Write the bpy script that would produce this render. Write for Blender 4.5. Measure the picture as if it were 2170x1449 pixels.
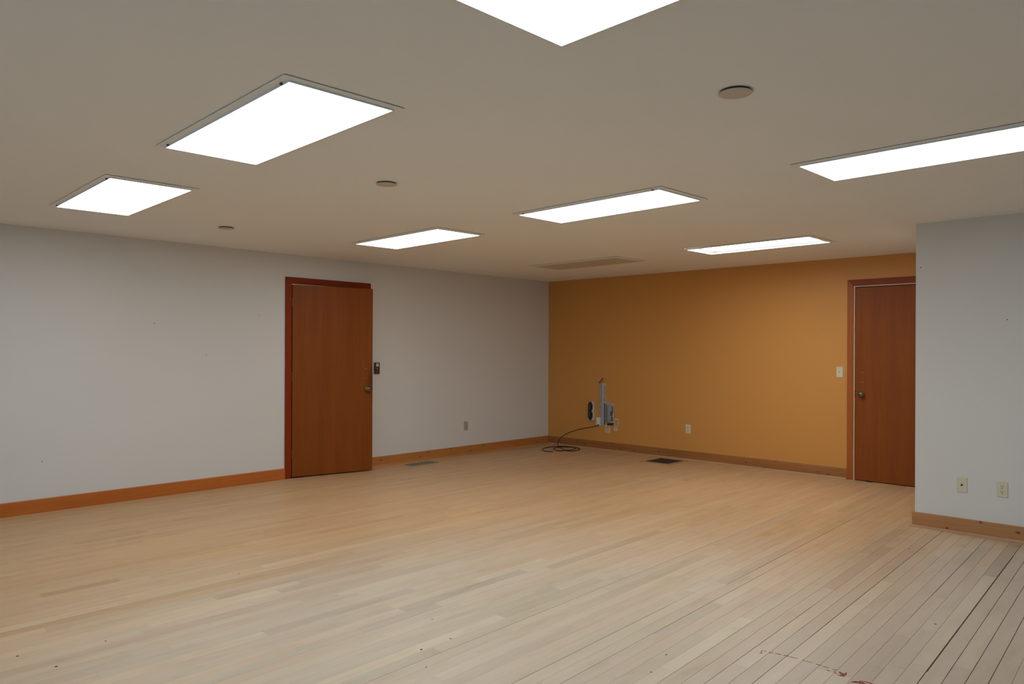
import bpy, bmesh, math, random
from mathutils import Vector, Matrix
random.seed(7)
scene = bpy.context.scene
for o in list(bpy.data.objects): bpy.data.objects.remove(o)
COL = scene.collection

# ------------------------------------------------------------------ camera
CAM = Vector((7.0266, -8.1291, 1.3642)); YAW = 0.7626; ROLL = 0.0040
FPX = 1553.33; HORIZON = 741.0
cd = bpy.data.cameras.new('camera'); cam = bpy.data.objects.new('camera', cd); COL.objects.link(cam)
cd.sensor_width = 36.0; cd.lens = FPX / 2170 * 36.0
cd.shift_y = (HORIZON - 724.5) / 2170
cd.clip_start = 0.05; cd.clip_end = 200
cam.matrix_world = Matrix.Translation(CAM) @ Matrix.Rotation(YAW, 4, 'Z') @ Matrix.Rotation(math.pi/2, 4, 'X') @ Matrix.Rotation(ROLL, 4, 'Z')
scene.camera = cam

# ------------------------------------------------------------------ world, exposure, daylight portals
W = bpy.data.worlds.new('overcast_sky'); scene.world = W; W.use_nodes = True
bg = W.node_tree.nodes['Background']
bg.inputs[0].default_value = (0.40, 0.69, 1.0, 1); bg.inputs[1].default_value = 3.7
scene.view_settings.view_transform = 'Standard'; scene.view_settings.look = 'None'
scene.view_settings.exposure = 0.0; scene.view_settings.gamma = 1.0
scene.view_settings.use_curve_mapping = False
PANEL_STRENGTH = 8.8
PANEL_COLOR = (0.955, 0.99, 1.0)
H = 2.36                      # ceiling height
REAR_Y, EAST_X = -10.4, 9.3   # walls behind and right of the camera
WINDOWS = [(1.4, 4.4), (5.2, 8.2)]; WZ0, WZ1 = 0.75, 2.12
for (xa, xb) in WINDOWS:
    ld = bpy.data.lights.new('window_portal', 'AREA'); ld.shape = 'RECTANGLE'
    ld.size = xb - xa; ld.size_y = WZ1 - WZ0; ld.cycles.is_portal = True
    lo = bpy.data.objects.new('window_portal', ld); COL.objects.link(lo)
    lo.location = ((xa + xb)/2, REAR_Y - 0.13, (WZ0 + WZ1)/2)
    lo.rotation_euler = (math.radians(90), 0, 0)

# ------------------------------------------------------------------ material helpers
def new_mat(name):
    m = bpy.data.materials.new(name); m.use_nodes = True
    nt = m.node_tree; return m, nt, nt.nodes['Principled BSDF']
def N(nt, t, **kw):
    n = nt.nodes.new(t)
    for k, v in kw.items(): setattr(n, k, v)
    return n
def ramp(nt, src, stops, interp='LINEAR'):
    r = N(nt, 'ShaderNodeValToRGB'); r.color_ramp.interpolation = interp
    e = r.color_ramp.elements
    while len(e) < len(stops): e.new(0.5)
    for i, (p, c) in enumerate(stops):
        e[i].position = p; e[i].color = c if len(c) == 4 else (*c, 1)
    nt.links.new(src, r.inputs[0]); return r.outputs[0]
def mix(nt, fac, a, b, mode='MIX'):
    n = N(nt, 'ShaderNodeMix', data_type='RGBA', blend_type=mode)
    for i, v in ((0, fac), (6, a), (7, b)):
        if hasattr(v, 'is_output'): nt.links.new(v, n.inputs[i])
        elif i == 0: n.inputs[0].default_value = v
        else: n.inputs[i].default_value = (*v, 1) if len(v) == 3 else v
    return n.outputs[2]
def coords(nt, kind='Object', scale=(1, 1, 1), rot=(0, 0, 0), loc=(0, 0, 0)):
    if kind == 'World':
        src = N(nt, 'ShaderNodeNewGeometry').outputs['Position']
    else:
        src = N(nt, 'ShaderNodeTexCoord').outputs[kind]
    mp = N(nt, 'ShaderNodeMapping'); mp.inputs['Scale'].default_value = scale
    mp.inputs['Rotation'].default_value = rot; mp.inputs['Location'].default_value = loc
    nt.links.new(src, mp.inputs[0]); return mp.outputs[0]
def noise(nt, vec, scale, detail=3, rough=0.5, dim='3D'):
    n = N(nt, 'ShaderNodeTexNoise', noise_dimensions=dim)
    n.inputs['Scale'].default_value = scale; n.inputs['Detail'].default_value = detail
    n.inputs['Roughness'].default_value = rough
    nt.links.new(vec, n.inputs['Vector']); return n
def bump(nt, height, strength, dist=0.002):
    b = N(nt, 'ShaderNodeBump'); b.inputs['Strength'].default_value = strength
    b.inputs['Distance'].default_value = dist
    nt.links.new(height, b.inputs['Height']); return b.outputs[0]

def plain(name, col, rough=0.5, metal=0.0, spec=0.5, var=0.05):
    m, nt, p = new_mat(name)
    v = coords(nt, 'Object'); n = noise(nt, v, 40, 2)
    c = mix(nt, n.outputs[0], tuple(x*(1-var) for x in col), tuple(min(1, x*(1+var)) for x in col))
    nt.links.new(c, p.inputs['Base Color'])
    p.inputs['Roughness'].default_value = rough; p.inputs['Metallic'].default_value = metal
    p.inputs['Specular IOR Level'].default_value = spec
    return m
def paint(name, col, rough=0.75, bumpy=0.10, var=0.025, spec=0.25):
    m, nt, p = new_mat(name)
    v = coords(nt, 'World')
    big = noise(nt, v, 0.9, 3, 0.55); fine = noise(nt, v, 260, 2, 0.6)
    c = mix(nt, big.outputs[0], tuple(x*(1-var) for x in col), tuple(min(1, x*(1+var)) for x in col))
    nt.links.new(c, p.inputs['Base Color'])
    p.inputs['Roughness'].default_value = rough; p.inputs['Specular IOR Level'].default_value = spec
    nt.links.new(bump(nt, fine.outputs[0], bumpy, 0.001), p.inputs['Normal'])
    return m
def wood(name, dark, light, axis='Z', rough=0.42, knots=0.0, spec=0.4, fine=1.0, knot_col=(0.10, 0.028, 0.008)):
    """straight grain along one axis of the world, optional pine knots"""
    m, nt, p = new_mat(name)
    s = {'X': (1.2, 22, 22), 'Y': (22, 1.2, 22), 'Z': (22, 22, 1.0)}[axis]
    v = coords(nt, 'World', tuple(x*fine for x in s))
    n1 = noise(nt, v, 1.0, 5, 0.62); n2 = noise(nt, v, 7.0, 3, 0.5)
    f = mix(nt, 0.35, n1.outputs[0], n2.outputs[0])
    c = ramp(nt, f, [(0.30, dark), (0.72, light)])
    blot = noise(nt, coords(nt, 'World'), 1.7, 3)
    c = mix(nt, ramp(nt, blot.outputs[0], [(0.35, (0, 0, 0)), (0.75, (0.35,)*3)]), c, dark)
    if knots:
        sx = N(nt, 'ShaderNodeSeparateXYZ'); nt.links.new(coords(nt, 'World'), sx.inputs[0])
        sq = N(nt, 'ShaderNodeMath', operation='MULTIPLY'); sq.inputs[1].default_value = 0.6
        nt.links.new(sx.outputs[{'X': 0, 'Y': 1}[axis]], sq.inputs[0])
        cb = N(nt, 'ShaderNodeCombineXYZ'); nt.links.new(sq.outputs[0], cb.inputs[0]); nt.links.new(sx.outputs[2], cb.inputs[1])
        w = noise(nt, coords(nt, 'World'), 60, 2)
        kv2 = mix(nt, 0.012, cb.outputs[0], w.outputs['Color'], 'ADD')
        vo = N(nt, 'ShaderNodeTexVoronoi', feature='F1', voronoi_dimensions='2D'); vo.inputs['Scale'].default_value = 14
        vo.inputs['Randomness'].default_value = 1.0
        nt.links.new(kv2, vo.inputs['Vector'])
        sep = N(nt, 'ShaderNodeSeparateColor'); nt.links.new(vo.outputs['Color'], sep.inputs[0])
        on = ramp(nt, sep.outputs[0], [(1-knots-0.01, (0, 0, 0)), (1-knots, (1, 1, 1))])
        dot = ramp(nt, vo.outputs['Distance'], [(0.0, (1, 1, 1)), (0.075, (0.85,)*3), (0.12, (0.14,)*3), (0.24, (0, 0, 0))])
        k = mix(nt, 1.0, on, dot, 'MULTIPLY')
        c = mix(nt, k, c, knot_col)
    nt.links.new(c, p.inputs['Base Color'])
    p.inputs['Roughness'].default_value = rough; p.inputs['Specular IOR Level'].default_value = spec
    nt.links.new(bump(nt, n1.outputs[0], 0.08, 0.001), p.inputs['Normal'])
    return m

M = {}
M['ceiling'] = paint('ceiling_paint', (0.865, 0.87, 0.845), 0.85, 0.14)
M['white_wall'] = paint('white_wall_paint', (0.665, 0.65, 0.61), 0.72, 0.12)
M['ochre'] = paint('ochre_wall_paint', (0.60, 0.275, 0.066), 0.42, 0.12)
M['pine_back'] = wood('pine_baseboard_back', (0.25, 0.088, 0.020), (0.42, 0.175, 0.050), 'X', knots=0.30)
M['pine_left'] = wood('pine_baseboard_left', (0.36, 0.13, 0.028), (0.56, 0.235, 0.06), 'Y', knots=0.22)
M['stain_left'] = wood('stained_baseboard_left', (0.41, 0.105, 0.015), (0.56, 0.175, 0.032), 'Y', spec=.25)
M['pine_right'] = wood('pine_baseboard_right', (0.36, 0.155, 0.050), (0.49, 0.245, 0.092), 'X', knots=0.34)
M['shoe'] = wood('pine_shoe_moulding', (0.40, 0.215, 0.095), (0.50, 0.300, 0.145), 'X')
M['shoe_left'] = wood('pine_shoe_moulding_left', (0.40, 0.17, 0.05), (0.54, 0.26, 0.09), 'Y')
M['casing'] = wood('stained_casing', (0.20, 0.022, 0.003), (0.28, 0.042, 0.006), 'Z', spec=.15)
M['casing_top'] = wood('stained_casing_head', (0.18, 0.020, 0.003), (0.25, 0.036, 0.006), 'Y', spec=.15)
M['casing_top_x'] = wood('stained_casing_head_back', (0.20, 0.032, 0.006), (0.28, 0.056, 0.012), 'X', spec=.15)
M['casing_back'] = wood('stained_casing_back', (0.30, 0.075, 0.011), (0.41, 0.120, 0.021), 'Z', spec=.2)
M['door'] = wood('stained_door_veneer', (0.195, 0.046, 0.0045), (0.265, 0.072, 0.0085), 'Z', rough=0.45, fine=0.55, spec=0.16)
def worn_door():
    m = wood('stained_door_veneer_worn', (0.19, 0.045, 0.0042), (0.262, 0.072, 0.0085), 'Z', rough=0.45, fine=0.55, spec=0.16)
    nt = m.node_tree; p = nt.nodes['Principled BSDF']; src = p.inputs['Base Color'].links[0].from_socket
    v = coords(nt, 'Object', (1, 7.5, 2.6), loc=(0, -.905*7.5, -.98*2.6))      # hand grime beside the knob
    ln = N(nt, 'ShaderNodeVectorMath', operation='LENGTH'); nt.links.new(v, ln.inputs[0])
    n = noise(nt, coords(nt, 'Object', (1, 30, 9)), 1.0, 4)
    ad = N(nt, 'ShaderNodeMath', operation='MULTIPLY_ADD'); nt.links.new(n.outputs[0], ad.inputs[0]); ad.inputs[1].default_value = .8; nt.links.new(ln.outputs['Value'], ad.inputs[2])
    f = ramp(nt, ad.outputs[0], [(0.35, (.8,)*3), (1.0, (0, 0, 0))])
    nt.links.new(mix(nt, f, src, (0.045, 0.016, 0.004)), p.inputs['Base Color']); return m
M['door_worn'] = worn_door()
M['reveal'] = plain('cream_reveal', (0.62, 0.50, 0.36), 0.6)
M['brass'] = plain('aged_brass', (0.19, 0.145, 0.075), 0.34, 1.0)
M['dark'] = plain('dark_void', (0.012, 0.010, 0.008), 0.8)
M['cream'] = plain('cream_plastic', (0.62, 0.57, 0.40), 0.4)
M['cream_warm'] = plain('warm_cream_plastic', (0.60, 0.46, 0.24), 0.42)
M['grey_plate'] = plain('greige_plastic', (0.40, 0.35, 0.28), 0.45)
M['slot'] = plain('socket_slot', (0.02, 0.016, 0.012), 0.7)
M['black'] = plain('black_plastic', (0.010, 0.010, 0.011), 0.45)
M['brown_plastic'] = plain('brown_plastic', (0.050, 0.028, 0.020), 0.4)
M['white_plastic'] = plain('white_plastic', (0.70, 0.66, 0.60), 0.45)
M['metal'] = plain('painted_steel', (0.47, 0.46, 0.455), 0.38, 0.2)
M['steel_face'] = plain('dull_steel', (0.37, 0.36, 0.355), 0.45, 0.3)
M['metal_dark'] = plain('shaded_steel_slot', (0.10, 0.09, 0.085), 0.6)
M['cable'] = plain('black_cable', (0.016, 0.010, 0.007), 0.45)
M['register_metal'] = plain('green_grey_register', (0.25, 0.25, 0.19), 0.5, 0.4)
M['grille'] = plain('dark_grille_steel', (0.070, 0.062, 0.052), 0.5, 0.3)
M['flange'] = plain('fixture_flange_paint', (0.845, 0.85, 0.825), 0.7)
M['lens_frame'] = plain('fixture_lens_frame', (0.70, 0.78, 0.80), 0.5)
M['cover'] = plain('sprinkler_cover_paint', (0.60, 0.52, 0.42), 0.7)
M['subfloor'] = plain('subfloor', (0.035, 0.022, 0.013), 0.9)
M['concrete'] = plain('concrete', (0.35, 0.35, 0.34), 0.9)
M['vinyl'] = plain('window_vinyl', (0.75, 0.75, 0.74), 0.4)
M['residue'] = None

def panel_mat(name, gain):
    m, nt, p = new_mat(name)
    em = N(nt, 'ShaderNodeEmission')
    v = coords(nt, 'Object', (90, 90, 1)); ch = N(nt, 'ShaderNodeTexVoronoi'); ch.inputs['Scale'].default_value = 1
    nt.links.new(v, ch.inputs['Vector'])
    c = mix(nt, ch.outputs['Distance'], PANEL_COLOR, tuple(x*0.96 for x in PANEL_COLOR))
    nt.links.new(c, em.inputs[0]); em.inputs[1].default_value = PANEL_STRENGTH*gain
    nt.links.new(em.outputs[0], nt.nodes['Material Output'].inputs[0]); return m
M['panel'] = panel_mat('lit_prismatic_diffuser', 1.0)
M['panel_boosted'] = panel_mat('lit_boosted_diffuser', 1.7)   # emission raised above the other panels to add light on the ochre wall
def unlit_mat():
    m, nt, p = new_mat('unlit_prismatic_diffuser')
    v = coords(nt, 'Object', (110, 110, 1)); ch = N(nt, 'ShaderNodeTexVoronoi'); ch.inputs['Scale'].default_value = 1
    nt.links.new(v, ch.inputs['Vector'])
    c = mix(nt, ch.outputs['Distance'], (0.64, 0.57, 0.46), (0.52, 0.46, 0.365))
    nt.links.new(c, p.inputs['Base Color']); p.inputs['Roughness'].default_value = 0.5
    nt.links.new(bump(nt, ch.outputs['Distance'], 0.4, 0.002), p.inputs['Normal']); return m
M['unlit'] = unlit_mat()
def residue_mat():
    m, nt, p = new_mat('red_brown_residue')
    n = noise(nt, coords(nt, 'World'), 160, 3)
    c = ramp(nt, n.outputs[0], [(0.35, (0.10, 0.018, 0.008)), (0.65, (0.30, 0.065, 0.03))])
    nt.links.new(c, p.inputs['Base Color']); p.inputs['Roughness'].default_value = 0.7; return m
M['residue'] = residue_mat()
def glass_mat():
    m, nt, p = new_mat('window_glass')
    t = N(nt, 'ShaderNodeBsdfTransparent'); g = N(nt, 'ShaderNodeBsdfGlossy'); g.inputs['Roughness'].default_value = 0.02
    mx = N(nt, 'ShaderNodeMixShader'); mx.inputs[0].default_value = 0.06
    nt.links.new(t.outputs[0], mx.inputs[1]); nt.links.new(g.outputs[0], mx.inputs[2])
    nt.links.new(mx.outputs[0], nt.nodes['Material Output'].inputs[0]); return m
M['glass'] = glass_mat()
def plank_mat():
    m, nt, p = new_mat('maple_plank')
    at = N(nt, 'ShaderNodeAttribute', attribute_name='tone')
    sep = N(nt, 'ShaderNodeSeparateColor'); nt.links.new(at.outputs['Color'], sep.inputs[0])
    wv = N(nt, 'ShaderNodeMath', operation='MULTIPLY'); nt.links.new(at.outputs['Alpha'], wv.inputs[0]); wv.inputs[1].default_value = 60
    v = coords(nt, 'World', (26, 1.5, 1))
    n = noise(nt, v, 1.0, 5, 0.6, '4D'); nt.links.new(wv.outputs[0], n.inputs['W'])
    v2 = coords(nt, 'World', (9, 2.6, 1))
    n2 = noise(nt, v2, 1.0, 4, 0.6, '4D'); nt.links.new(wv.outputs[0], n2.inputs['W'])
    v3 = coords(nt, 'World', (60, 9, 1))
    n3 = noise(nt, v3, 1.0, 2, 0.5, '4D'); nt.links.new(wv.outputs[0], n3.inputs['W'])
    c = mix(nt, 1.0, at.outputs['Color'], ramp(nt, n.outputs[0], [(0.25, (0.91, 0.885, 0.86)), (0.6, (1, 1, 1))]), 'MULTIPLY')
    c = mix(nt, ramp(nt, n2.outputs[0], [(0.52, (0, 0, 0)), (0.80, (0.55,)*3)]), c,
            mix(nt, 1.0, c, (0.78, 0.66, 0.56), 'MULTIPLY'))
    c = mix(nt, ramp(nt, n3.outputs[0], [(0.735, (0, 0, 0)), (0.80, (0.55,)*3)]), c, (0.16, 0.095, 0.045))
    nt.links.new(c, p.inputs['Base Color'])
    p.inputs['Roughness'].default_value = 0.42; p.inputs['Specular IOR Level'].default_value = 0.35
    rr = ramp(nt, n2.outputs[0], [(0.3, (0.36,)*3), (0.7, (0.48,)*3)]); nt.links.new(rr, p.inputs['Roughness'])
    nt.links.new(bump(nt, n.outputs[0], 0.05, 0.001), p.inputs['Normal'])
    return m
M['plank'] = plank_mat()

# ------------------------------------------------------------------ mesh helpers
def link(o, parent=None):
    COL.objects.link(o)
    if parent is not None: o.parent = parent
    return o
def tag(o, label=None, cat=None, group=None, kind=None):
    if label: o['label'] = label
    if cat: o['category'] = cat
    if group: o['group'] = group
    if kind: o['kind'] = kind
    return o
def empty(name, loc=(0, 0, 0), rot=(0, 0, 0)):
    o = bpy.data.objects.new(name, None); o.empty_display_size = 0.05
    o.location = loc; o.rotation_euler = rot; return link(o)
def bm_obj(name, bm, mat, parent=None, smooth=False, loc=None, rot=None):
    me = bpy.data.meshes.new(name); bm.normal_update(); bm.to_mesh(me); bm.free()
    if smooth:
        for f in me.polygons: f.use_smooth = True
    me.materials.append(mat if not isinstance(mat, str) else M[mat])
    o = bpy.data.objects.new(name, me)
    if loc is not None: o.location = loc
    if rot is not None: o.rotation_euler = rot
    return link(o, parent)
def add_box(bm, lo, hi):
    x0, y0, z0 = lo; x1, y1, z1 = hi
    v = [bm.verts.new(c) for c in ((x0,y0,z0),(x1,y0,z0),(x1,y1,z0),(x0,y1,z0),(x0,y0,z1),(x1,y0,z1),(x1,y1,z1),(x0,y1,z1))]
    for f in ((3,2,1,0),(4,5,6,7),(0,1,5,4),(1,2,6,5),(2,3,7,6),(3,0,4,7)): bm.faces.new([v[i] for i in f])
def boxes(name, lst, mat, parent=None, bev=0.0, **kw):
    bm = bmesh.new()
    for lo, hi in lst: add_box(bm, lo, hi)
    if bev: bmesh.ops.bevel(bm, geom=bm.edges[:], offset=bev, segments=2, affect='EDGES', profile=0.5)
    return bm_obj(name, bm, mat, parent, **kw)
def prism(bm, pts, axis, a, b):
    """extrude a closed 2-D outline along an axis; pts in the other two axes (cyclic order)"""
    def mk(u, v, t):
        return {'X': (t, u, v), 'Y': (u, t, v), 'Z': (u, v, t)}[axis]
    A = [bm.verts.new(mk(u, v, a)) for u, v in pts]; B = [bm.verts.new(mk(u, v, b)) for u, v in pts]
    n = len(pts)
    for i in range(n): bm.faces.new((A[i], A[(i+1) % n], B[(i+1) % n], B[i]))
    bm.faces.new(list(reversed(A))); bm.faces.new(B)
    bmesh.ops.recalc_face_normals(bm, faces=bm.faces[:])
def lathe(bm, prof, seg=28, axis='Z', center=(0, 0, 0)):
    """prof: list of (radius, height)"""
    rings = []
    for r, h in prof:
        ring = []
        for i in range(seg):
            a = 2*math.pi*i/seg; c, s = r*math.cos(a), r*math.sin(a)
            co = {'Z': (c, s, h), 'X': (h, c, s), 'Y': (c, h, s)}[axis]
            ring.append(bm.verts.new(Vector(co) + Vector(center)))
        rings.append(ring)
    for a, b in zip(rings, rings[1:]):
        for i in range(seg): bm.faces.new((a[i], a[(i+1) % seg], b[(i+1) % seg], b[i]))
    bm.faces.new(rings[0]); bm.faces.new(list(reversed(rings[-1])))
    bmesh.ops.recalc_face_normals(bm, faces=bm.faces[:])
def catmull(P, sub=8):
    P = [Vector(p) for p in P]; out = []
    for i in range(len(P)-1):
        p0 = P[max(i-1, 0)]; p1 = P[i]; p2 = P[i+1]; p3 = P[min(i+2, len(P)-1)]
        for k in range(sub):
            t = k/sub
            out.append(0.5*((2*p1) + (p2-p0)*t + (2*p0-5*p1+4*p2-p3)*t*t + (3*p1-p0-3*p2+p3)*t**3))
    out.append(P[-1]); return out
def tube(bm, path, r, seg=8):
    rings = []; up = Vector((0, 0, 1))
    for i, p in enumerate(path):
        d = (path[min(i+1, len(path)-1)] - path[max(i-1, 0)]).normalized()
        a = d.cross(up if abs(d.z) < 0.95 else Vector((1, 0, 0))).normalized(); b = d.cross(a).normalized()
        rings.append([bm.verts.new(p + r*(math.cos(2*math.pi*k/seg)*a + math.sin(2*math.pi*k/seg)*b)) for k in range(seg)])
    for A, B in zip(rings, rings[1:]):
        for k in range(seg): bm.faces.new((A[k], A[(k+1) % seg], B[(k+1) % seg], B[k]))
    bm.faces.new(list(reversed(rings[0]))); bm.faces.new(rings[-1])
    bmesh.ops.recalc_face_normals(bm, faces=bm.faces[:])
def ring_frame(bm, ox, oy, ix, iy, z0, z1):
    """rectangular ring centred on the origin, outer half sizes ox, oy, inner ix, iy"""
    for lo, hi in (((-ox, -oy, z0), (ox, -iy, z1)), ((-ox, iy, z0), (ox, oy, z1)),
                   ((-ox, -iy, z0), (-ix, iy, z1)), ((ix, -iy, z0), (ox, iy, z1))): add_box(bm, lo, hi)

# ------------------------------------------------------------------ room shell
T = 0.12
PX, PY = 5.350, -1.809            # free corner of the projecting white wall
D1 = (-4.152, -3.218, 2.052)      # left-wall door opening: y0, y1, top
D2 = (4.282, 5.205, 2.052)        # back-wall door opening: x0, x1, top

wl = boxes('wall_left', [((-T, REAR_Y-T, 0), (0, D1[0], H)), ((-T, D1[1], 0), (0, 0, H)), ((-T, D1[0], D1[2]), (0, D1[1], H))], 'white_wall')
tag(wl, 'long white painted wall with a brown door standing ajar', 'wall', kind='structure')
wb = boxes('wall_back', [((-T, 0, 0), (D2[0], T, H)), ((D2[1], 0, 0), (EAST_X, T, H)), ((D2[0], 0, D2[2]), (D2[1], T, H))], 'ochre')
tag(wb, 'ochre yellow painted wall at the far end of the room', 'wall', kind='structure')
wr = boxes('wall_right', [((PX, PY, 0), (EAST_X, PY+T, H)), ((PX, PY+T, 0), (PX+T, 0, H))], 'white_wall')
tag(wr, 'white wall projecting into the room at the right edge', 'wall', kind='structure')
rear = []
xs = [-T] + [v for w in WINDOWS for v in w] + [EAST_X+T]
for i in range(0, len(xs), 2): rear.append(((xs[i], REAR_Y-T, 0), (xs[i+1], REAR_Y, H)))
for xa, xb in WINDOWS:
    rear.append(((xa, REAR_Y-T, 0), (xb, REAR_Y, WZ0))); rear.append(((xa, REAR_Y-T, WZ1), (xb, REAR_Y, H)))
wre = boxes('wall_rear', rear, 'white_wall')
tag(wre, 'white window wall behind the viewer', 'wall', kind='structure')
we = boxes('wall_side', [((EAST_X, REAR_Y, 0), (EAST_X+T, T, H))], 'white_wall')
tag(we, 'plain white wall right of the viewer', 'wall', kind='structure')
for i, (xa, xb) in enumerate(WINDOWS):
    w = tag(empty(f'window_{i+1}', ((xa+xb)/2, REAR_Y-T/2, WZ0)), ['white framed window in the rear wall, nearer the left wall', 'white framed window in the rear wall, directly behind the viewer'][i], 'window', kind='structure')
    hw = (xb-xa)/2; hz = WZ1-WZ0
    boxes('window_frame', [((-hw, -.04, 0), (-hw+.05, .04, hz)), ((hw-.05, -.04, 0), (hw, .04, hz)), ((-hw+.05, -.04, 0), (hw-.05, .04, .05)),
                           ((-hw+.05, -.04, hz-.05), (hw-.05, .04, hz)), ((-.03, -.04, .05), (.03, .04, hz-.05))], 'vinyl', w)
    boxes('window_sill', [((-hw-.03, .05, -.03), (hw+.03, .11, -.002))], 'vinyl', w)
    for s in (-1, 1):
        a, b = sorted((s*.03, s*(hw-.05)))
        boxes('pane', [((a, -.003, .05), (b, .003, hz-.05))], 'glass', w)
g = boxes('ground', [((-40, -60, -0.6), (40, REAR_Y-T-0.02, -0.3))], 'concrete'); tag(g, 'grey concrete yard outside the windows', 'ground', kind='structure')
# unseen passage box added behind the ajar door to keep sky light out, and a closed space behind the other door
hall = boxes('wall_added_passage', [((-1.5, -5.2, 0), (-1.4, -2.2, H)), ((-1.4, -5.3, 0), (-T, -5.2, H)), ((-1.4, -2.2, 0), (-T, -2.1, H)),
                              ((-1.5, -5.3, H), (-T, -2.1, H+.1)), ((-1.5, -5.3, -.12), (-T, -2.1, -.02))], 'white_wall')
tag(hall, 'unseen passage box added behind the door standing ajar', 'wall', kind='structure')
hall2 = boxes('wall_closet', [((4.0, 1.0, 0), (5.5, 1.1, H)), ((3.9, T, 0), (4.0, 1.1, H)), ((5.5, T, 0), (5.6, 1.1, H)),
                              ((3.9, T, H), (5.6, 1.1, H+.1)), ((3.9, T, -.12), (5.6, 1.1, -.02))], 'white_wall')
tag(hall2, 'closed space behind the brown door of the ochre wall', 'wall', kind='structure')

# ceiling with one real recess for the fixture whose lens sits high
GX, GY = 1.215, 0.46            # diffuser size
LIGHTS = {'A': (3.945, -6.495), 'B': (1.810, -6.420), 'C': (1.838, -3.964), 'D': (3.975, -4.010),
          'E': (3.896, -1.513), 'F': (6.045, -4.030), 'G': (6.100, -6.555)}
DEAD = (1.821, -1.465); SKEW = -0.033   # the light grid sits slightly askew to the walls
ex, ey = LIGHTS['E']; hx, hy = GX/2+.012, GY/2+.022
cl = boxes('ceiling', [((-T, REAR_Y-T, H), (EAST_X+T, ey-hy, H+.15)), ((-T, ey+hy, H), (EAST_X+T, T, H+.15)),
                       ((-T, ey-hy, H), (ex-hx, ey+hy, H+.15)), ((ex+hx, ey-hy, H), (EAST_X+T, ey+hy, H+.15))], 'ceiling')
tag(cl, 'flat off-white painted ceiling', 'ceiling', kind='structure')

# nail holes and scuffs on the walls
def hole(parent, loc, axis, r=0.004, mat='slot'):
    bm = bmesh.new(); lathe(bm, [(r, -0.0004), (r, 0.0006)], 10, axis)
    o = bm_obj('nail_hole', bm, mat, parent); o.location = loc
for y, z in ((-5.531, 1.594), (-4.508, 1.705), (-5.05, 1.302), (-6.42, .42)): hole(wl, (0, y, z), 'X')
for x, z in ((1.34, .452), (0.47, .155), (0.875, .318), (0.872, .30), (1.32, .745)): hole(wb, (x, 0, z), 'Y')
for x, z in ((5.384, 2.016), (5.95, 1.597)): hole(wr, (x, PY, z), 'Y')

# ------------------------------------------------------------------ floor boards
fl = boxes('floor', [((-T, REAR_Y-T, -.12), (EAST_X+T, T, -.016))], 'subfloor')
tag(fl, 'pale maple strip floor with worn dark seams', 'floor', kind='structure')
PITCH, X0 = 0.0722, 6.1584
def slope(x):
    t = min(1, max(0, (x-3.2)/2.4)); return -0.034*t*t*(3-2*t)
def seam_x(k, y):
    x0 = X0 + PITCH*k; return x0 + slope(x0)*(y+4.9)
def to_px(x, y, z=0.0):
    d = Vector((x, y, z)) - CAM
    F = Vector((-math.sin(YAW), math.cos(YAW), 0)); R = Vector((math.cos(YAW), math.sin(YAW), 0))
    dep = d.dot(F)
    if dep < 0.1: return None
    u, v = FPX*d.dot(R)/dep, HORIZON-724.5 - FPX*d.z/dep
    return (1085 + u - ROLL*v, 724.5 + v + ROLL*u)
# planks that stand out in the photograph: (x, y of one end) (y of other end) tone
FORCED = [  # strip-centre x measured at y of the first end, y0, y1, (brightness, pinkness)
 (5.42, -3.82, -2.62, (.84, .9)), (5.66, -4.35, -3.45, (1.08, .1)), (5.36, -2.9, -2.0, (.86, .8)),
 (6.08, -2.9, -1.9, (.80, .3)), (6.08, -4.6, -2.9, (1.07, .1)), (6.24, -4.7, -3.0, (.90, .5)),
 (4.02, -4.65, -3.35, (.85, .8)), (3.30, -4.40, -3.72, (.88, .5)), (3.10, -6.35, -5.05, (.86, .9)),
 (3.24, -6.05, -5.35, (.86, .8)), (3.24, -6.75, -6.05, (1.09, .2)), (1.32, -6.55, -6.05, (.86, .6)),
 (2.36, -7.00, -6.60, (.82, .7)), (3.96, -5.75, -4.80, (.85, .9)), (4.42, -5.45, -4.60, (.90, .4)),
 (4.42, -6.10, -5.45, (1.08, .1)), (4.60, -4.85, -3.70, (.90, .4)), (3.74, -6.40, -5.5, (.88, .9)),
 (5.14, -5.1, -4.5, (.89, .8)), (5.36, -5.4, -4.6, (1.06, .1)), (5.84, -5.2, -4.93, (1.10, .0)),
 (5.90, -5.3, -4.93, (1.10, .0)), (5.76, -4.9, -4.0, (.98, .2)), (5.96, -4.75, -4.3, (.93, .6)),
 (6.00, -5.2, -4.75, (.92, .5)), (6.31, -5.2, -4.5, (.93, .8)), (4.95, -3.2, -2.55, (.93, .7)),
 (2.66, -6.2, -5.5, (.90, .5)), (2.9, -5.3, -4.3, (.93, .7)), (2.2, -5.2, -4.4, (.88, .6)), (1.75, -5.6, -4.9, (.9, .6)),
]
forced = {}
for x, a, b, tn in FORCED:
    x0 = x - slope(x)*(a+4.9); k = math.floor((x0 - X0)/PITCH)
    forced.setdefault(k, []).append((a, b, tn))
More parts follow.
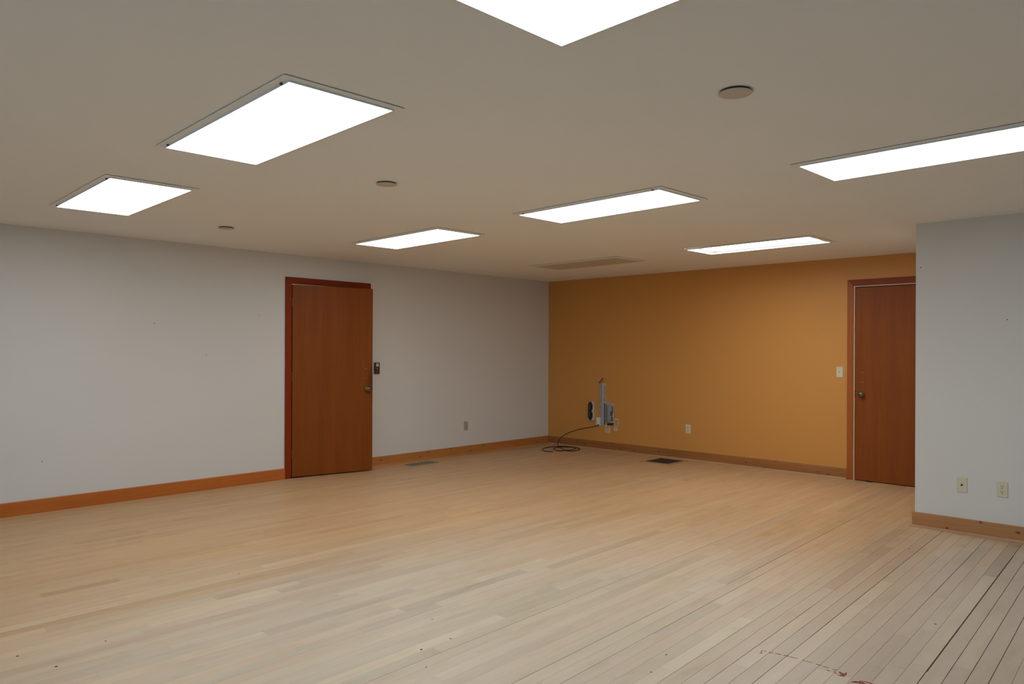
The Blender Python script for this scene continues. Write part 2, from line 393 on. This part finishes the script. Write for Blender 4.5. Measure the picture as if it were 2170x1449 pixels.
# seams that gape: strip boundary index -> (y from, y to, width)
DARK = {-7: (-5.6, -1.75, .0034), 0: (-5.2, -2.2, .0058), 1: (-5.2, -2.4, .0026), -3: (-3.2, -1.75, .0034),
        -16: (-4.0, -1.9, .0040), -15: (-5.6, -3.92, .0034), -23: (-6.6, -1.4, .0026), -17: (-6.1, -5.1, .0034),
        -29: (-7.0, -5.4, .0016), -37: (-7.6, -6.0, .0020), -9: (-5.5, -4.1, .0030), -45: (-6.9, -5.9, .0020),
        -8: (-3.9, -2.9, .0022), 2: (-5.2, -2.4, .0026), 3: (-5.2, -2.2, .0026), -13: (-5.6, -4.9, .0018), -11: (-5.3, -4.2, .0018)}
def seam_w(k, a, b):
    x0 = X0 + PITCH*k
    base = 0.0005 if x0 < 4.9 else (0.0006 if x0 < 5.3 else 0.0009)
    if k in DARK:
        lo, hi, w = DARK[k]
        ov = max(0, min(b, hi) - max(a, lo)) / max(1e-6, b-a)
        if ov > 0.5: return max(base, w)
    return base
planks = []
rng = random.Random(21)
kmin = math.ceil((0.0 - X0)/PITCH) - 2; kmax = math.floor((EAST_X - X0)/PITCH) + 4
for k in range(kmin, kmax):
    ys = REAR_Y; y = ys - rng.uniform(0, 1.0)
    fs = sorted(forced.get(k, [])); segs = []
    while y < 0:
        nxt = [f for f in fs if f[0] >= y - 1e-6]
        L = rng.choice((0.5, 0.7, 0.9, 1.1, 1.4, 1.7, 2.1))*rng.uniform(.85, 1.15)
        if nxt and y + L > nxt[0][0] - 0.18:
            f = nxt[0]
            if f[0] - y > 0.05: segs.append((y, f[0], None))
            segs.append(f); y = f[1]
        else:
            segs.append((y, y+L, None)); y += L
    for a, b, tn in segs:
        a, b = max(a, REAR_Y), min(b, 0.0)
        if b - a < 0.03: continue
        if tn is None:
            tn = (min(1.09, max(.80, rng.gauss(0.985, 0.038))), .2+rng.random()*0.6)
        planks.append((k, a, b, tn, rng.random()))
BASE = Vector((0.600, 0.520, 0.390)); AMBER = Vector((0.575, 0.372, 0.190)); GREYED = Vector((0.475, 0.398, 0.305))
def plank_geo(k, a, b, dz):
    e = 0.0001; cham = 0.0006
    wl_, wr_ = seam_w(k, a, b)/2, seam_w(k+1, a, b)/2
    P = []
    for y in (a+e, b-e):
        P.append((max(seam_x(k, y)+wl_, 0.001), y)); P.append((min(seam_x(k+1, y)-wr_, EAST_X-.001), y))
    p00, p10, p01, p11 = P
    if p10[0]-p00[0] < .004 or p11[0]-p01[0] < .004: return None
    vs = []
    for z, ins in ((-.016, 0), (dz-cham, 0), (dz, cham)):
        vs += [(p00[0]+ins, p00[1]+ins*.6, z), (p10[0]-ins, p10[1]+ins*.6, z), (p11[0]-ins, p11[1]-ins*.6, z), (p01[0]+ins, p01[1]-ins*.6, z)]
    fs = [(8, 9, 10, 11)]
    for l in (0, 4):
        for i in range(4):
            j = (i+1) % 4; fs.append((l+i, l+j, l+4+j, l+4+i))
    return vs, fs
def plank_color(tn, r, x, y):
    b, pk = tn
    # boards blend paler towards the middle of the room, the rest are amber
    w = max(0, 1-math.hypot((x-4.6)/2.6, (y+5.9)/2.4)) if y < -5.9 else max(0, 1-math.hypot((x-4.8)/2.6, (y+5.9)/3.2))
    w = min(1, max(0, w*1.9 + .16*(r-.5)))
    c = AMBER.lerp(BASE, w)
    g_ = min(1, max(0, (x-5.1)/.9 + .12*(r-.5)))   # greyer, darker boards towards the right
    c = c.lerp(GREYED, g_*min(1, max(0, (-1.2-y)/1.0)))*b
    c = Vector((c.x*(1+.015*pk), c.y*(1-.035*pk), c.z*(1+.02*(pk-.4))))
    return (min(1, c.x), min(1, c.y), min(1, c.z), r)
def plank_mesh(name, items):
    V, Fc, Cc = [], [], []
    for (k, a, b, tn, r) in items:
        g_ = plank_geo(k, a, b, -0.0003*r)
        if not g_: continue
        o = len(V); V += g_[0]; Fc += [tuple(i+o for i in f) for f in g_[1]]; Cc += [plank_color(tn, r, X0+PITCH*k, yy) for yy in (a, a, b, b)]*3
    if not V: return None
    me = bpy.data.meshes.new(name); me.from_pydata(V, [], Fc); me.update()
    at = me.color_attributes.new('tone', 'FLOAT_COLOR', 'POINT')
    at.data.foreach_set('color', [x for c in Cc for x in c])
    me.materials.append(M['plank']); return me
def px_area(pl):
    k, a, b, tn, r = pl
    c = []
    for y in (a, b):
        for kk in (k, k+1):
            q = to_px(seam_x(kk, y), y)
            if q is None: return 0
            c.append(q)
    q = [c[0], c[1], c[3], c[2]]
    mx, my = sum(p[0] for p in q)/4, sum(p[1] for p in q)/4
    inside = sum(1 for p in q+[(mx, my)] if -20 < p[0] < 2190 and 0 < p[1] < 1469)
    if inside == 0: return 0
    if seam_x(k, a) > PX and (a+b)/2 > PY: return 0
    ar = abs(sum(q[i][0]*q[(i+1) % 4][1]-q[(i+1) % 4][0]*q[i][1] for i in range(4)))/2
    return ar*inside/5
order = sorted(planks, key=px_area, reverse=True)
own, rest = order[:300], order[300:]
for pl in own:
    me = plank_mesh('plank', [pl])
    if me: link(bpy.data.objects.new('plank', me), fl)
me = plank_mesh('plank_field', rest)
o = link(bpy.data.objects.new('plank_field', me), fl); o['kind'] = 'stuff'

SPECKS = [(5.518, -2.57, 0.006), (3.207, -7.292, 0.006), (3.45, -7.204, 0.0065), (3.302, -6.964, 0.0045), (2.758, -6.054, 0.005), (4.178, -5.724, 0.0035), (4.43, -6.0, 0.006), (4.431, -5.824, 0.0045), (5.26, -5.271, 0.0045), (5.31, -5.47, 0.004), (6.028, -4.008, 0.006), (3.744, -5.726, 0.003), (4.588, -6.103, 0.0035)]
# red-brown tape residue on the boards
def blob(pts, name='residue_mark'):
    bm = bmesh.new(); vs = [bm.verts.new((x, y, 0.0007)) for x, y in pts]; bm.faces.new(vs)
    bmesh.ops.recalc_face_normals(bm, faces=bm.faces[:])
    if bm.faces[:][0].normal.z < 0: bmesh.ops.reverse_faces(bm, faces=bm.faces[:])
    r = bmesh.ops.extrude_face_region(bm, geom=bm.faces[:])
    bmesh.ops.translate(bm, verts=[v for v in r['geom'] if isinstance(v, bmesh.types.BMVert)], vec=(0, 0, -0.0009))
    bmesh.ops.recalc_face_normals(bm, faces=bm.faces[:])
    return bm_obj(name, bm, 'residue', fl)
rr = random.Random(5)
def dash(x0, y0, x1, y1, w):
    n = 6; up, dn = [], []
    dx, dy = x1-x0, y1-y0; L = math.hypot(dx, dy); nx, ny = -dy/L, dx/L
    for i in range(n+1):
        t = i/n; hw = w*(0.25+0.75*math.sin(math.pi*min(.95, max(.05, t))))*rr.uniform(.6, 1.1)/2
        jx = rr.uniform(-1, 1)*w*.15
        up.append((x0+dx*t+nx*(hw+jx), y0+dy*t+ny*(hw+jx))); dn.append((x0+dx*t-nx*(hw-jx), y0+dy*t-ny*(hw-jx)))
    blob(up+dn[::-1])
for x0, x1, y, w in ((5.548, 5.570, -4.925, .003), (5.577, 5.597, -4.917, .004), (5.603, 5.632, -4.912, .005), (5.640, 5.662, -4.905, .008), (5.666, 5.700, -4.902, .005),
                     (5.722, 5.732, -4.900, .005), (5.738, 5.765, -4.900, .004), (5.782, 5.806, -4.900, .005), (5.812, 5.838, -4.901, .005), (5.852, 5.872, -4.900, .004)):
    dash(x0, y-.003, x1, y+.003, w)
dash(5.548, -4.925, 5.556, -4.958, .004); dash(5.565, -4.952, 5.552, -4.965, .005); dash(5.58, -4.925, 5.592, -4.932, .003)
dash(5.838, -4.93, 5.850, -4.926, .005); dash(5.862, -4.915, 5.876, -4.928, .003); dash(5.872, -4.934, 5.885, -4.936, .004)
dash(5.884, -4.906, 5.912, -4.936, .018); dash(5.906, -4.894, 5.916, -4.93, .008); dash(5.888, -4.945, 5.916, -4.938, .009)
dash(5.962, -4.965, 5.995, -4.945, .024); dash(5.975, -4.935, 6.03, -4.925, .008); dash(5.99, -4.955, 6.04, -4.95, .022)
dash(5.955, -4.975, 5.968, -4.955, .012); dash(6.00, -4.985, 6.05, -4.965, .014)

# nail heads and dark pin knots in the boards
for x, y, r in SPECKS:
    bm = bmesh.new(); lathe(bm, [(r, -.0004), (r, .0005)], 8); bm_obj('pin_knot', bm, 'subfloor', fl).location = (x, y, 0)

# ------------------------------------------------------------------ baseboards
BH, BT = 0.113, 0.016
def base_profile(sgn=1):
    return [(0, 0), (sgn*BT, 0), (sgn*BT, BH-.006), (sgn*(BT-.005), BH), (0, BH)]
def shoe_profile(sgn=1):
    pts = [(sgn*BT, 0)]
    for i in range(6):
        a = math.pi/2*i/5; pts.append((sgn*(BT+.013*math.cos(a)), .017*math.sin(a)))
    return pts
def moulding(name, prof, axis, a, b, off, mat, parent):
    bm = bmesh.new()
    if axis == 'Y': prism(bm, [(off+u, v) for u, v in prof], 'Y', a, b)
    else: prism(bm, [(off+u, v) for u, v in prof], 'X', a, b)
    return bm_obj(name, bm, mat, parent)
b1 = tag(empty('baseboard_left'), 'orange-brown wooden baseboard along the long white wall', 'baseboard', kind='structure')
moulding('board', base_profile(), 'Y', REAR_Y, D1[0]-.069, 0, 'stain_left', b1)
moulding('board', base_profile(), 'Y', D1[1]+.069, -0.0, 0, 'pine_left', b1)
moulding('shoe_molding', shoe_profile(), 'Y', D1[1]+.069, -0.029, 0, 'shoe_left', b1)
b2 = tag(empty('baseboard_back'), 'knotty pine baseboard along the ochre wall', 'baseboard', kind='structure')
moulding('board', base_profile(-1), 'X', BT, D2[0]-.069, 0, 'pine_back', b2)
moulding('shoe_molding', shoe_profile(-1), 'X', BT, D2[0]-.071, 0, 'shoe', b2)
b3 = tag(empty('baseboard_right'), 'knotty pine baseboard under the projecting white wall', 'baseboard', kind='structure')
moulding('board', base_profile(-1), 'X', PX-BT, EAST_X, PY, 'pine_right', b3)
moulding('shoe_molding', shoe_profile(-1), 'X', PX-BT-.013, EAST_X, PY, 'shoe', b3)
moulding('board', base_profile(-1), 'Y', PY, -.02, PX, 'pine_right', b3)

# ------------------------------------------------------------------ doors
def casing_piece(name, outline, axis, a, b, mat, parent):
    bm = bmesh.new(); prism(bm, outline, axis, a, b)
    bmesh.ops.bevel(bm, geom=bm.edges[:], offset=.002, segments=1, affect='EDGES')
    return bm_obj(name, bm, mat, parent)
def knob(parent, loc, axis, sgn, mat='brass'):
    bm = bmesh.new()
    pr = [(.033, 0), (.033, .004), (.029, .009), (.013, .011), (.012, .018), (.019, .023), (.0265, .031), (.0275, .040), (.024, .047), (.016, .0505), (.001, .051)]
    lathe(bm, [(r, sgn*h) for r, h in pr], 28, axis); k = bm_obj('knob', bm, mat, parent, smooth=True); k.location = loc
    bm = bmesh.new(); lathe(bm, [(.0075, sgn*.0505), (.0075, sgn*.053), (.001, sgn*.0532)], 16, axis); bm_obj('keyhole', bm, 'slot', k)
    return k
CW = 0.068
# door 1, standing ajar in the left wall
d1 = tag(empty('door_1', (0, D1[0], 0)), 'flat brown wooden door standing ajar in the long white wall', 'door', kind='structure')
y0, y1, zt = 0, D1[1]-D1[0], D1[2]
ct = .020
casing_piece('casing', [(0, y0-CW), (0, y0), (ct, y0), (ct, y0-CW)], 'Z', 0, zt, 'casing', d1)
casing_piece('casing', [(0, y1), (0, y1+CW), (ct, y1+CW), (ct, y1)], 'Z', 0, zt, 'casing', d1)
casing_piece('casing', [(0, zt), (ct, zt), (ct, zt+CW), (0, zt+CW)], 'Y', y0-CW, y1+CW, 'casing_top', d1)
boxes('jamb', [((-T-.01, y0, 0), (-.001, y0+.012, zt-.012))], 'casing', d1)
boxes('jamb', [((-T-.01, y1-.012, 0), (-.001, y1, zt-.012))], 'casing', d1)
boxes('jamb', [((-T-.01, y0, zt-.012), (.0195, y1, zt-.0015))], 'reveal', d1)
boxes('door_stop', [((-.065, y0+.012, 0), (-.045, y0+.024, zt-.012)), ((-.065, y1-.024, 0), (-.045, y1-.012, zt-.012)), ((-.065, y0+.024, zt-.024), (-.045, y1-.024, zt-.012))], 'casing', d1)
ang = math.radians(-12.0)
def slab(parent, w, h, piv, rz, axis, mat='door'):
    bm = bmesh.new(); th = .042
    if axis == 'Y': add_box(bm, (-th, 0, 0), (0, w, h))
    else: add_box(bm, (0, 0, 0), (w, th, h))
    bmesh.ops.bevel(bm, geom=bm.edges[:], offset=.0015, segments=1, affect='EDGES')
    return bm_obj('slab', bm, mat, parent, loc=piv, rot=(0, 0, rz))
s1 = slab(d1, .905, 2.028, (.022, .008, .013), ang, 'Y', 'door_worn')
knob(s1, (0, .905-.062, .905), 'X', 1); knob(s1, (-.042, .905-.062, .905), 'X', -1)
boxes('latch_plate', [((-.032, .9045, .875), (-.008, .9062, .935)), ((-.026, .9062, .897), (-.014, .914, .913))], 'brass', s1)
for z in (.20, 1.02, 1.80):
    bm = bmesh.new(); lathe(bm, [(.0055, z), (.0055, z+.09)], 12, 'Z', (.004, -.004, 0)); bm_obj('hinge', bm, 'brass', s1)
for yy, z in ((.815, 1.135), (.832, 1.132), (.812, 1.03)):
    bm = bmesh.new(); lathe(bm, [(.003, -.0004), (.003, .0006)], 8, 'X'); bm_obj('screw_hole', bm, 'cream_warm', s1).location = (0, yy, z)
# door 2, closed in the ochre wall
d2 = tag(empty('door_2', (D2[0], 0, 0)), 'flat brown wooden door closed in the ochre wall', 'door', kind='structure')
x1 = D2[1]-D2[0]; ct = .018
bm = bmesh.new(); prism(bm, [(-CW, 0), (0, 0), (0, zt), (-CW, zt+CW)], 'Y', -ct, 0); bm_obj('casing', bm, 'casing_back', d2)
bm = bmesh.new(); prism(bm, [(x1, 0), (x1+CW, 0), (x1+CW, zt+CW), (x1, zt)], 'Y', -ct, 0); bm_obj('casing', bm, 'casing_back', d2)
bm = bmesh.new(); prism(bm, [(-CW, zt+CW), (0, zt), (x1, zt), (x1+CW, zt+CW)], 'Y', -ct, 0); bm_obj('casing', bm, 'casing_top_x', d2)
boxes('jamb', [((0.0005, -.0165, 0), (.009, T, zt-.009))], 'reveal', d2)
boxes('jamb', [((x1-.009, -.0165, 0), (x1-.0005, T, zt-.009))], 'reveal', d2)
boxes('jamb', [((0.0005, -.0165, zt-.009), (x1-.0005, T, zt-.0005))], 'reveal', d2)
boxes('door_stop', [((.009, .04, 0), (.02, .055, zt-.009)), ((x1-.02, .04, 0), (x1-.009, .055, zt-.009)), ((.02, .04, zt-.02), (x1-.02, .055, zt-.009))], 'casing', d2)
s2 = slab(d2, x1-.024, 2.028, (.0125, -.008, .007), 0, 'X')
knob(s2, (.066, 0, .900), 'Y', -1)
boxes('latch_plate', [((-.0022, -.003, .87), (.001, .024, .945))], 'slot', s2)
for xx, z in ((.062, 1.135), (.082, 1.135), (.062, 1.03), (.080, 1.03)):
    bm = bmesh.new(); lathe(bm, [(.003, -.0006), (.003, .0004)], 8, 'Y'); bm_obj('screw_hole', bm, 'cream_warm', s2).location = (xx, 0, z)

# ------------------------------------------------------------------ ceiling lights
def light(key, label, recess=False):
    cx, cy = LIGHTS[key] if key in LIGHTS else DEAD
    L = tag(empty('ceiling_light', (cx, cy, H)), label, 'light', 'recessed ceiling light panels')
    L.rotation_euler.z = SKEW
    ix, iy = (GX+(.035 if key == 'A' else 0))/2, GY/2
    bm = bmesh.new(); ring_frame(bm, ix+.038, iy+.038, ix+.004, iy+.004, -.0055, -.0028); bm_obj('flange', bm, 'flange', L)
    bm = bmesh.new(); ring_frame(bm, ix+.033, iy+.033, ix+.004, iy+.004, -.0028, 0.0); bm_obj('dark_gap', bm, 'slot', L)  # near-black ring fills in the dark of the gap above the flange
    if not recess:
        bm = bmesh.new(); ring_frame(bm, ix+.004, iy+.004, ix, iy, -.0125, 0.0); bm_obj('lens_frame', bm, 'lens_frame', L)
        boxes('diffuser', [((-ix, -iy, -.0118), (ix, iy, -.003))], 'unlit' if key == 'V' else 'panel', L)
    else:
        bm = bmesh.new(); ring_frame(bm, ix+.004, iy+.004, ix-.002, iy-.002, -.0085, .035)
        bm_obj('lens_frame', bm, 'lens_frame', L)
        boxes('housing', [((-ix-.004, -iy-.004, .10), (ix+.004, iy+.004, .11))], 'lens_frame', L)
        boxes('lens_rail', [((-ix+.05, iy-.020, .004), (ix-.002, iy-.012, .021)), ((-ix+.040, -iy+.16, .004), (-ix+.056, iy-.020, .022))], 'metal_dark', L)
        boxes('diffuser', [((-ix+.004, -iy+.004, .026), (ix-.004, iy-.004, .030))], 'panel_boosted', L)
    if key in 'ABD':
        for sx in (-1, 1):
            boxes('latch', [((sx*(ix-.045)-.006, -iy-.012, -.0130), (sx*(ix-.045)+.006, -iy-.003, -.0055))], 'metal_dark', L)
    return L
light('A', 'largest lit ceiling panel seen whole, above the brown door standing ajar')
light('B', 'lit ceiling panel farthest left, nearest the long white wall')
light('C', 'lit ceiling panel between the ajar brown door and the unlit panel')
light('D', 'lit ceiling panel right of centre, above the unlit beige panel')
light('E', 'lit ceiling panel before the ochre wall with its lens sunk in the frame', True)
light('F', 'lit ceiling panel cut by the right edge, above the projecting white wall')
light('G', 'lit ceiling panel nearest the viewer, cut by the top edge')
light('V', 'unlit beige ceiling panel near the corner of white and ochre walls')

# ------------------------------------------------------------------ concealed sprinkler covers
for (x, y), lb in (((5.70, -5.505), 'round ceiling cover plate nearest the viewer, largest of three'), ((3.445, -5.475), 'round ceiling cover plate between two lit panels, middle of three'),
                   ((1.165, -5.40), 'round ceiling cover plate nearest the long white wall, smallest of three')):
    e = tag(empty('sprinkler_cover', (x, y, H)), lb, 'cover plate', 'round ceiling cover plates')
    bm = bmesh.new(); lathe(bm, [(.057, -.0075), (.057, 0)], 40); bm_obj('cup', bm, 'slot', e)
    bm = bmesh.new(); lathe(bm, [(.058, -.0108), (.0625, -.010), (.0625, -.0078), (.060, -.0075)], 48); bm_obj('cover_plate', bm, 'cover', e)

# ------------------------------------------------------------------ wall plates  (local frame: x right, y out of the wall, z up)
def plate_mesh(name, w, h, t, mat, parent, loc=(0, 0, 0)):
    bm = bmesh.new(); c = .0035
    vs = []
    for yy, ins in ((0, 0), (t*.45, 0), (t, c)):
        vs.append([bm.verts.new((sx*(w/2-ins), yy, sz*(h/2-ins))) for sx, sz in ((-1, -1), (1, -1), (1, 1), (-1, 1))])
    for A, B in zip(vs, vs[1:]):
        for i in range(4): bm.faces.new((A[i], A[(i+1) % 4], B[(i+1) % 4], B[i]))
    bm.faces.new(vs[-1]); bm.faces.new(vs[0][::-1]); bmesh.ops.recalc_face_normals(bm, faces=bm.faces[:])
    return bm_obj(name, bm, mat, parent, loc=loc)
def orient(o, wall):
    o.rotation_euler = {'back': (0, 0, math.pi), 'left': (0, 0, -math.pi/2)}[wall]
def duplex(loc, wall, label, mat='cream', w=.071, h=.114):
    e = tag(empty('wall_outlet', loc), label, 'outlet'); orient(e, wall)
    plate_mesh('cover_plate', w, h, .006, mat, e)
    for s in (-1, 1):
        bm = bmesh.new(); pts = []
        for i in range(24):
            a = 2*math.pi*i/24; pts.append((.0172*math.cos(a), max(-.0135, min(.0135, .0172*math.sin(a))) + s*.0195))
        prism(bm, pts, 'Y', .005, .0075); r = bm_obj('receptacle', bm, mat, e)
        for sx, hh in ((-.0065, .009), (.0065, .0075)):
            boxes('slot', [((sx-.0019, .0074, s*.0195+.0035-hh/2+.001), (sx+.0019, .0079, s*.0195+.0035+hh/2+.001))], 'slot', r)
        bm = bmesh.new(); lathe(bm, [(.0036, .0074), (.0036, .0079)], 10, 'Y', (0, 0, s*.0195-.0075)); bm_obj('slot', bm, 'slot', r)
    bm = bmesh.new(); lathe(bm, [(.003, .0055), (.003, .0068), (.001, .007)], 10, 'Y'); bm_obj('screw', bm, 'metal', e)
    return e
duplex((5.925, PY, .362), 'back', 'cream power outlet on the projecting white wall')
duplex((2.303, 0, .385), 'back', 'cream power outlet alone low in the middle of the ochre wall')
e = duplex((0, -1.640, .373), 'left', 'greige power outlet low on the long white wall', 'grey_plate')
e = duplex((1.070, 0, .289), 'back', 'wide cream outlet under the steel brackets on the ochre wall', 'cream_warm', w=.098, h=.108)
# data jack plate
e = tag(empty('data_jack', (5.670, PY, .364)), 'cream wall plate with one black jack on the projecting white wall', 'wall plate'); orient(e, 'back')
plate_mesh('cover_plate', .071, .114, .006, 'cream', e)
boxes('bezel', [((-.010, .0055, -.010), (.010, .0075, .011))], 'cream', e)
boxes('jack', [((-.0075, .0070, -.0075), (.0075, .0080, .0065))], 'slot', e)
for s in (-1, 1):
    bm = bmesh.new(); lathe(bm, [(.003, .0055), (.003, .0066), (.001, .0068)], 10, 'Y', (0, 0, s*.042)); bm_obj('screw', bm, 'cream', e)
# light switch
e = tag(empty('light_switch', (4.133, 0, 1.138)), 'cream toggle light switch left of the closed brown door', 'switch'); orient(e, 'back')
plate_mesh('cover_plate', .070, .114, .006, 'cream', e)
boxes('toggle_slot', [((-.005, .0055, -.012), (.005, .0066, .012))], 'cream_warm', e)
bm = bmesh.new(); prism(bm, [(.0055, -.004), (.018, .006), (.018, .011), (.0055, .006)], 'X', -.0035, .0035); bm_obj('toggle', bm, 'cream', e)
for s in (-1, 1):
    bm = bmesh.new(); lathe(bm, [(.003, .0055), (.003, .0066), (.001, .0068)], 10, 'Y', (0, 0, s*.030)); bm_obj('screw', bm, 'metal', e)
# six-port plate and blank plate below it
e = tag(empty('data_plate', (1.217, 0, .385)), 'cream six-port data plate on the ochre wall, right of the steel brackets', 'wall plate'); orient(e, 'back')
plate_mesh('cover_plate', .070, .112, .008, 'cream_warm', e)
for i in range(2):
    for j in range(3):
        boxes('port', [((-.019+i*.024, .0075, -.034+j*.026), (-.007+i*.024, .0088, -.020+j*.026))], 'slot' if (i, j) == (0, 0) else 'brown_plastic', e)
e = tag(empty('surface_box', (1.214, 0, .297)), 'small blank cream box under the six-port data plate', 'box'); orient(e, 'back')
boxes('body', [((-.032, 0, -.028), (.032, .020, .027))], 'cream_warm', e, bev=.003)
boxes('lid_seam', [((-.030, .0195, .0195), (.030, .0206, .0205))], 'slot', e)
# keypad by the ajar door
e = tag(empty('keypad', (0, -3.058, 1.144)), 'dark brown keypad on the white wall beside the ajar door', 'keypad'); orient(e, 'left')
boxes('body', [((-.037, 0, -.066), (.037, .022, .066))], 'brown_plastic', e, bev=.006)
boxes('display', [((-.018, .0215, .020), (.016, .0232, .056))], 'white_plastic', e)
for zz in (.026, .038, .050):
    boxes('display_mark', [((-.006, .0230, zz-.003), (.006, .0236, zz+.002))], 'slot', e)
bm = bmesh.new(); lathe(bm, [(.006, .0215), (.006, .0235), (.004, .024)], 14, 'Y', (0, 0, -.005)); bm_obj('button', bm, 'metal', e)
boxes('cover_line', [((-.032, .0215, -.020), (.032, .0224, -.018))], 'slot', e)

# ------------------------------------------------------------------ wiring hardware on the ochre wall
# vertical black patch panel on a pale bracket
e = tag(empty('patch_panel', (.805, 0, .523)), 'black vertical patch panel on a pale bracket on the ochre wall', 'patch panel'); orient(e, 'back')
boxes('bracket', [((-.041, 0, -.128), (.030, .003, .128)), ((-.041, 0, -.128), (-.038, .040, .128)), ((-.041, .037, .095), (-.018, .040, .128)), ((-.041, .037, -.128), (-.018, .040, -.095)), ((-.041, .037, -.020), (-.022, .040, .018))], 'white_plastic', e)
boxes('panel_body', [((-.024, .003, -.122), (.042, .042, .124))], 'black', e, bev=.002)
for k in range(2):
    z0_ = .012 + (0 if k else -.098)
    boxes('port_block', [((-.022, .042, z0_), (.006, .050, z0_+.080))], 'black', e, bev=.002)
    for j in range(6):
        boxes('terminal', [((.007, .0415, z0_+.004+j*.0132), (.012, .0455, z0_+.010+j*.0132))], 'white_plastic', e)
for z in (-.112, .112):
    boxes('mount_tab', [((.030, .036, z-.008), (.046, .044, z+.008))], 'white_plastic', e)
# tall slotted steel channel
e = tag(empty('mounting_bracket', (.994, 0, .625)), 'tall slotted steel channel screwed upright to the ochre wall', 'bracket'); orient(e, 'back')
boxes('channel', [((.044, 0, -.285), (.049, .016, .285)), ((.008, 0, -.285), (.012, .016, .285))], 'metal', e)
boxes('channel_face', [((.012, 0, -.285), (.044, .008, .285))], 'steel_face', e)
boxes('slot_backing', [((-.046, 0, -.280), (-.010, .0014, .012))], 'metal_dark', e)
fl_ = [((-.049, 0, .255), (.008, .004, .285)), ((-.049, 0, .165), (-.042, .004, .255)), ((-.012, 0, -.285), (.008, .004, .255)),
       ((-.049, 0, .165), (-.012, .004, .178)), ((-.034, 0, .120), (-.028, .004, .165)), ((-.049, 0, .108), (-.012, .004, .122)), ((-.049, 0, .030), (-.042, .004, .108)),
       ((-.049, 0, .012), (-.012, .004, .030)), ((-.049, 0, -.285), (-.040, .004, .012))]
boxes('slotted_flange', fl_, 'metal', e)
for z in (.235, .055, -.04):
    bm = bmesh.new(); lathe(bm, [(.006, .008), (.006, .011), (.003, .013)], 12, 'Y', (.028, 0, z)); bm_obj('screw', bm, 'metal_dark', e)
# short steel channel in front of it
e = tag(empty('mounting_bracket', (1.110, 0, .513)), 'short deep steel channel beside the tall one on the ochre wall', 'bracket'); orient(e, 'back')
boxes('channel', [((.058, 0, -.134), (.064, .020, .134)), ((.030, 0, -.134), (.034, .020, .134)), ((-.003, 0, -.134), (.001, .020, .134)),
                  ((-.064, 0, -.134), (-.054, .010, .134)), ((-.054, 0, .108), (.058, .010, .134)), ((-.054, 0, -.134), (-.003, .010, -.112))], 'metal', e)
boxes('channel_face', [((.001, 0, -.134), (.030, .009, .108))], 'steel_face', e)
boxes('slot_backing', [((.034, 0, -.134), (.058, .003, .108)), ((-.054, 0, -.112), (-.030, .003, .085)), ((-.030, 0, -.112), (-.003, .003, .02))], 'metal_dark', e)
boxes('cover_strip', [((-.030, 0, .02), (-.003, .004, .108)), ((-.050, .003, -.06), (-.040, .006, -.01)), ((-.022, .003, -.10), (-.008, .006, -.04))], 'steel_face', e)
boxes('cable_stub', [((-.040, .004, -.164), (.030, .055, -.136))], 'black', e, bev=.006, rot=(0, .12, 0))
# small white junction box
e = tag(empty('junction_box', (.930, 0, .382)), 'small white junction box with a black cable leaving its base', 'box'); orient(e, 'back')
boxes('body', [((-.030, 0, -.044), (.036, .028, .056))], 'white_plastic', e, bev=.003)
boxes('base_tab', [((-.038, 0, -.058), (.012, .012, -.044))], 'white_plastic', e)
# brown stub of conduit above the tall channel
bm = bmesh.new(); tube(bm, catmull([(.936, -.006, .912), (.952, -.03, .922), (.985, -.045, .945), (1.022, -.040, .984)]), .007)
o = bm_obj('cable_stub', bm, 'brown_plastic', None, smooth=True); tag(o, 'short brown cable end poking up from the tall steel channel', 'cable')
# loose black cable
P = [(.945, -.028, .345), (.925, -.040, .330), (.852, -.075, .306), (.690, -.125, .267), (.532, -.180, .208), (.452, -.240, .147), (.425, -.290, .075), (.455, -.300, .022),
     (.573, -.361, .006), (.745, -.47, .006), (.822, -.41, .006), (.775, -.235, .006), (.620, -.125, .006), (.470, -.165, .006), (.424, -.305, .006), (.486, -.449, .006),
     (.640, -.545, .006), (.740, -.470, .012), (.715, -.260, .012), (.560, -.150, .012), (.400, -.240, .014), (.322, -.390, .006), (.393, -.578, .006), (.540, -.700, .006), (.660, -.672, .006)]
bm = bmesh.new(); tube(bm, catmull(P, 8), .0055)
o = bm_obj('loose_cable', bm, 'cable', None, smooth=True); tag(o, 'black cable hanging from the junction box and coiled on the floor', 'cable')

# ------------------------------------------------------------------ floor registers
e = tag(empty('floor_register', (2.155, -.310, 0)), 'dark square floor grille in a wooden frame near the ochre wall', 'floor register')
bm = bmesh.new(); ring_frame(bm, .205, .232, .160, .180, 0, .005); bm_obj('frame', bm, 'shoe', e)
boxes('pan', [((-.160, -.180, 0), (.160, .180, .0012))], 'slot', e)
for i in range(15):
    x = -.150 + i*.0214; boxes('slat', [((x-.003, -.180, .001), (x+.003, .180, .0055))], 'grille', e)
for y in (-.09, 0, .09): boxes('cross_bar', [((-.160, y-.003, .001), (.160, y+.003, .0050))], 'grille', e)
e = tag(empty('floor_register', (.205, -2.545, 0)), 'narrow green-grey floor register beside the long white wall', 'floor register')
bm = bmesh.new(); ring_frame(bm, .078, .205, .056, .180, 0, .006); bm_obj('frame', bm, 'register_metal', e)
boxes('pan', [((-.056, -.180, 0), (.056, .180, .0012))], 'slot', e)
for i in range(18):
    y = -.170 + i*.02; boxes('slat', [((-.056, y-.0055, .001), (.056, y+.0055, .0050))], 'register_metal', e)
boxes('center_rib', [((-.004, -.180, .001), (.004, .180, .0060))], 'register_metal', e)
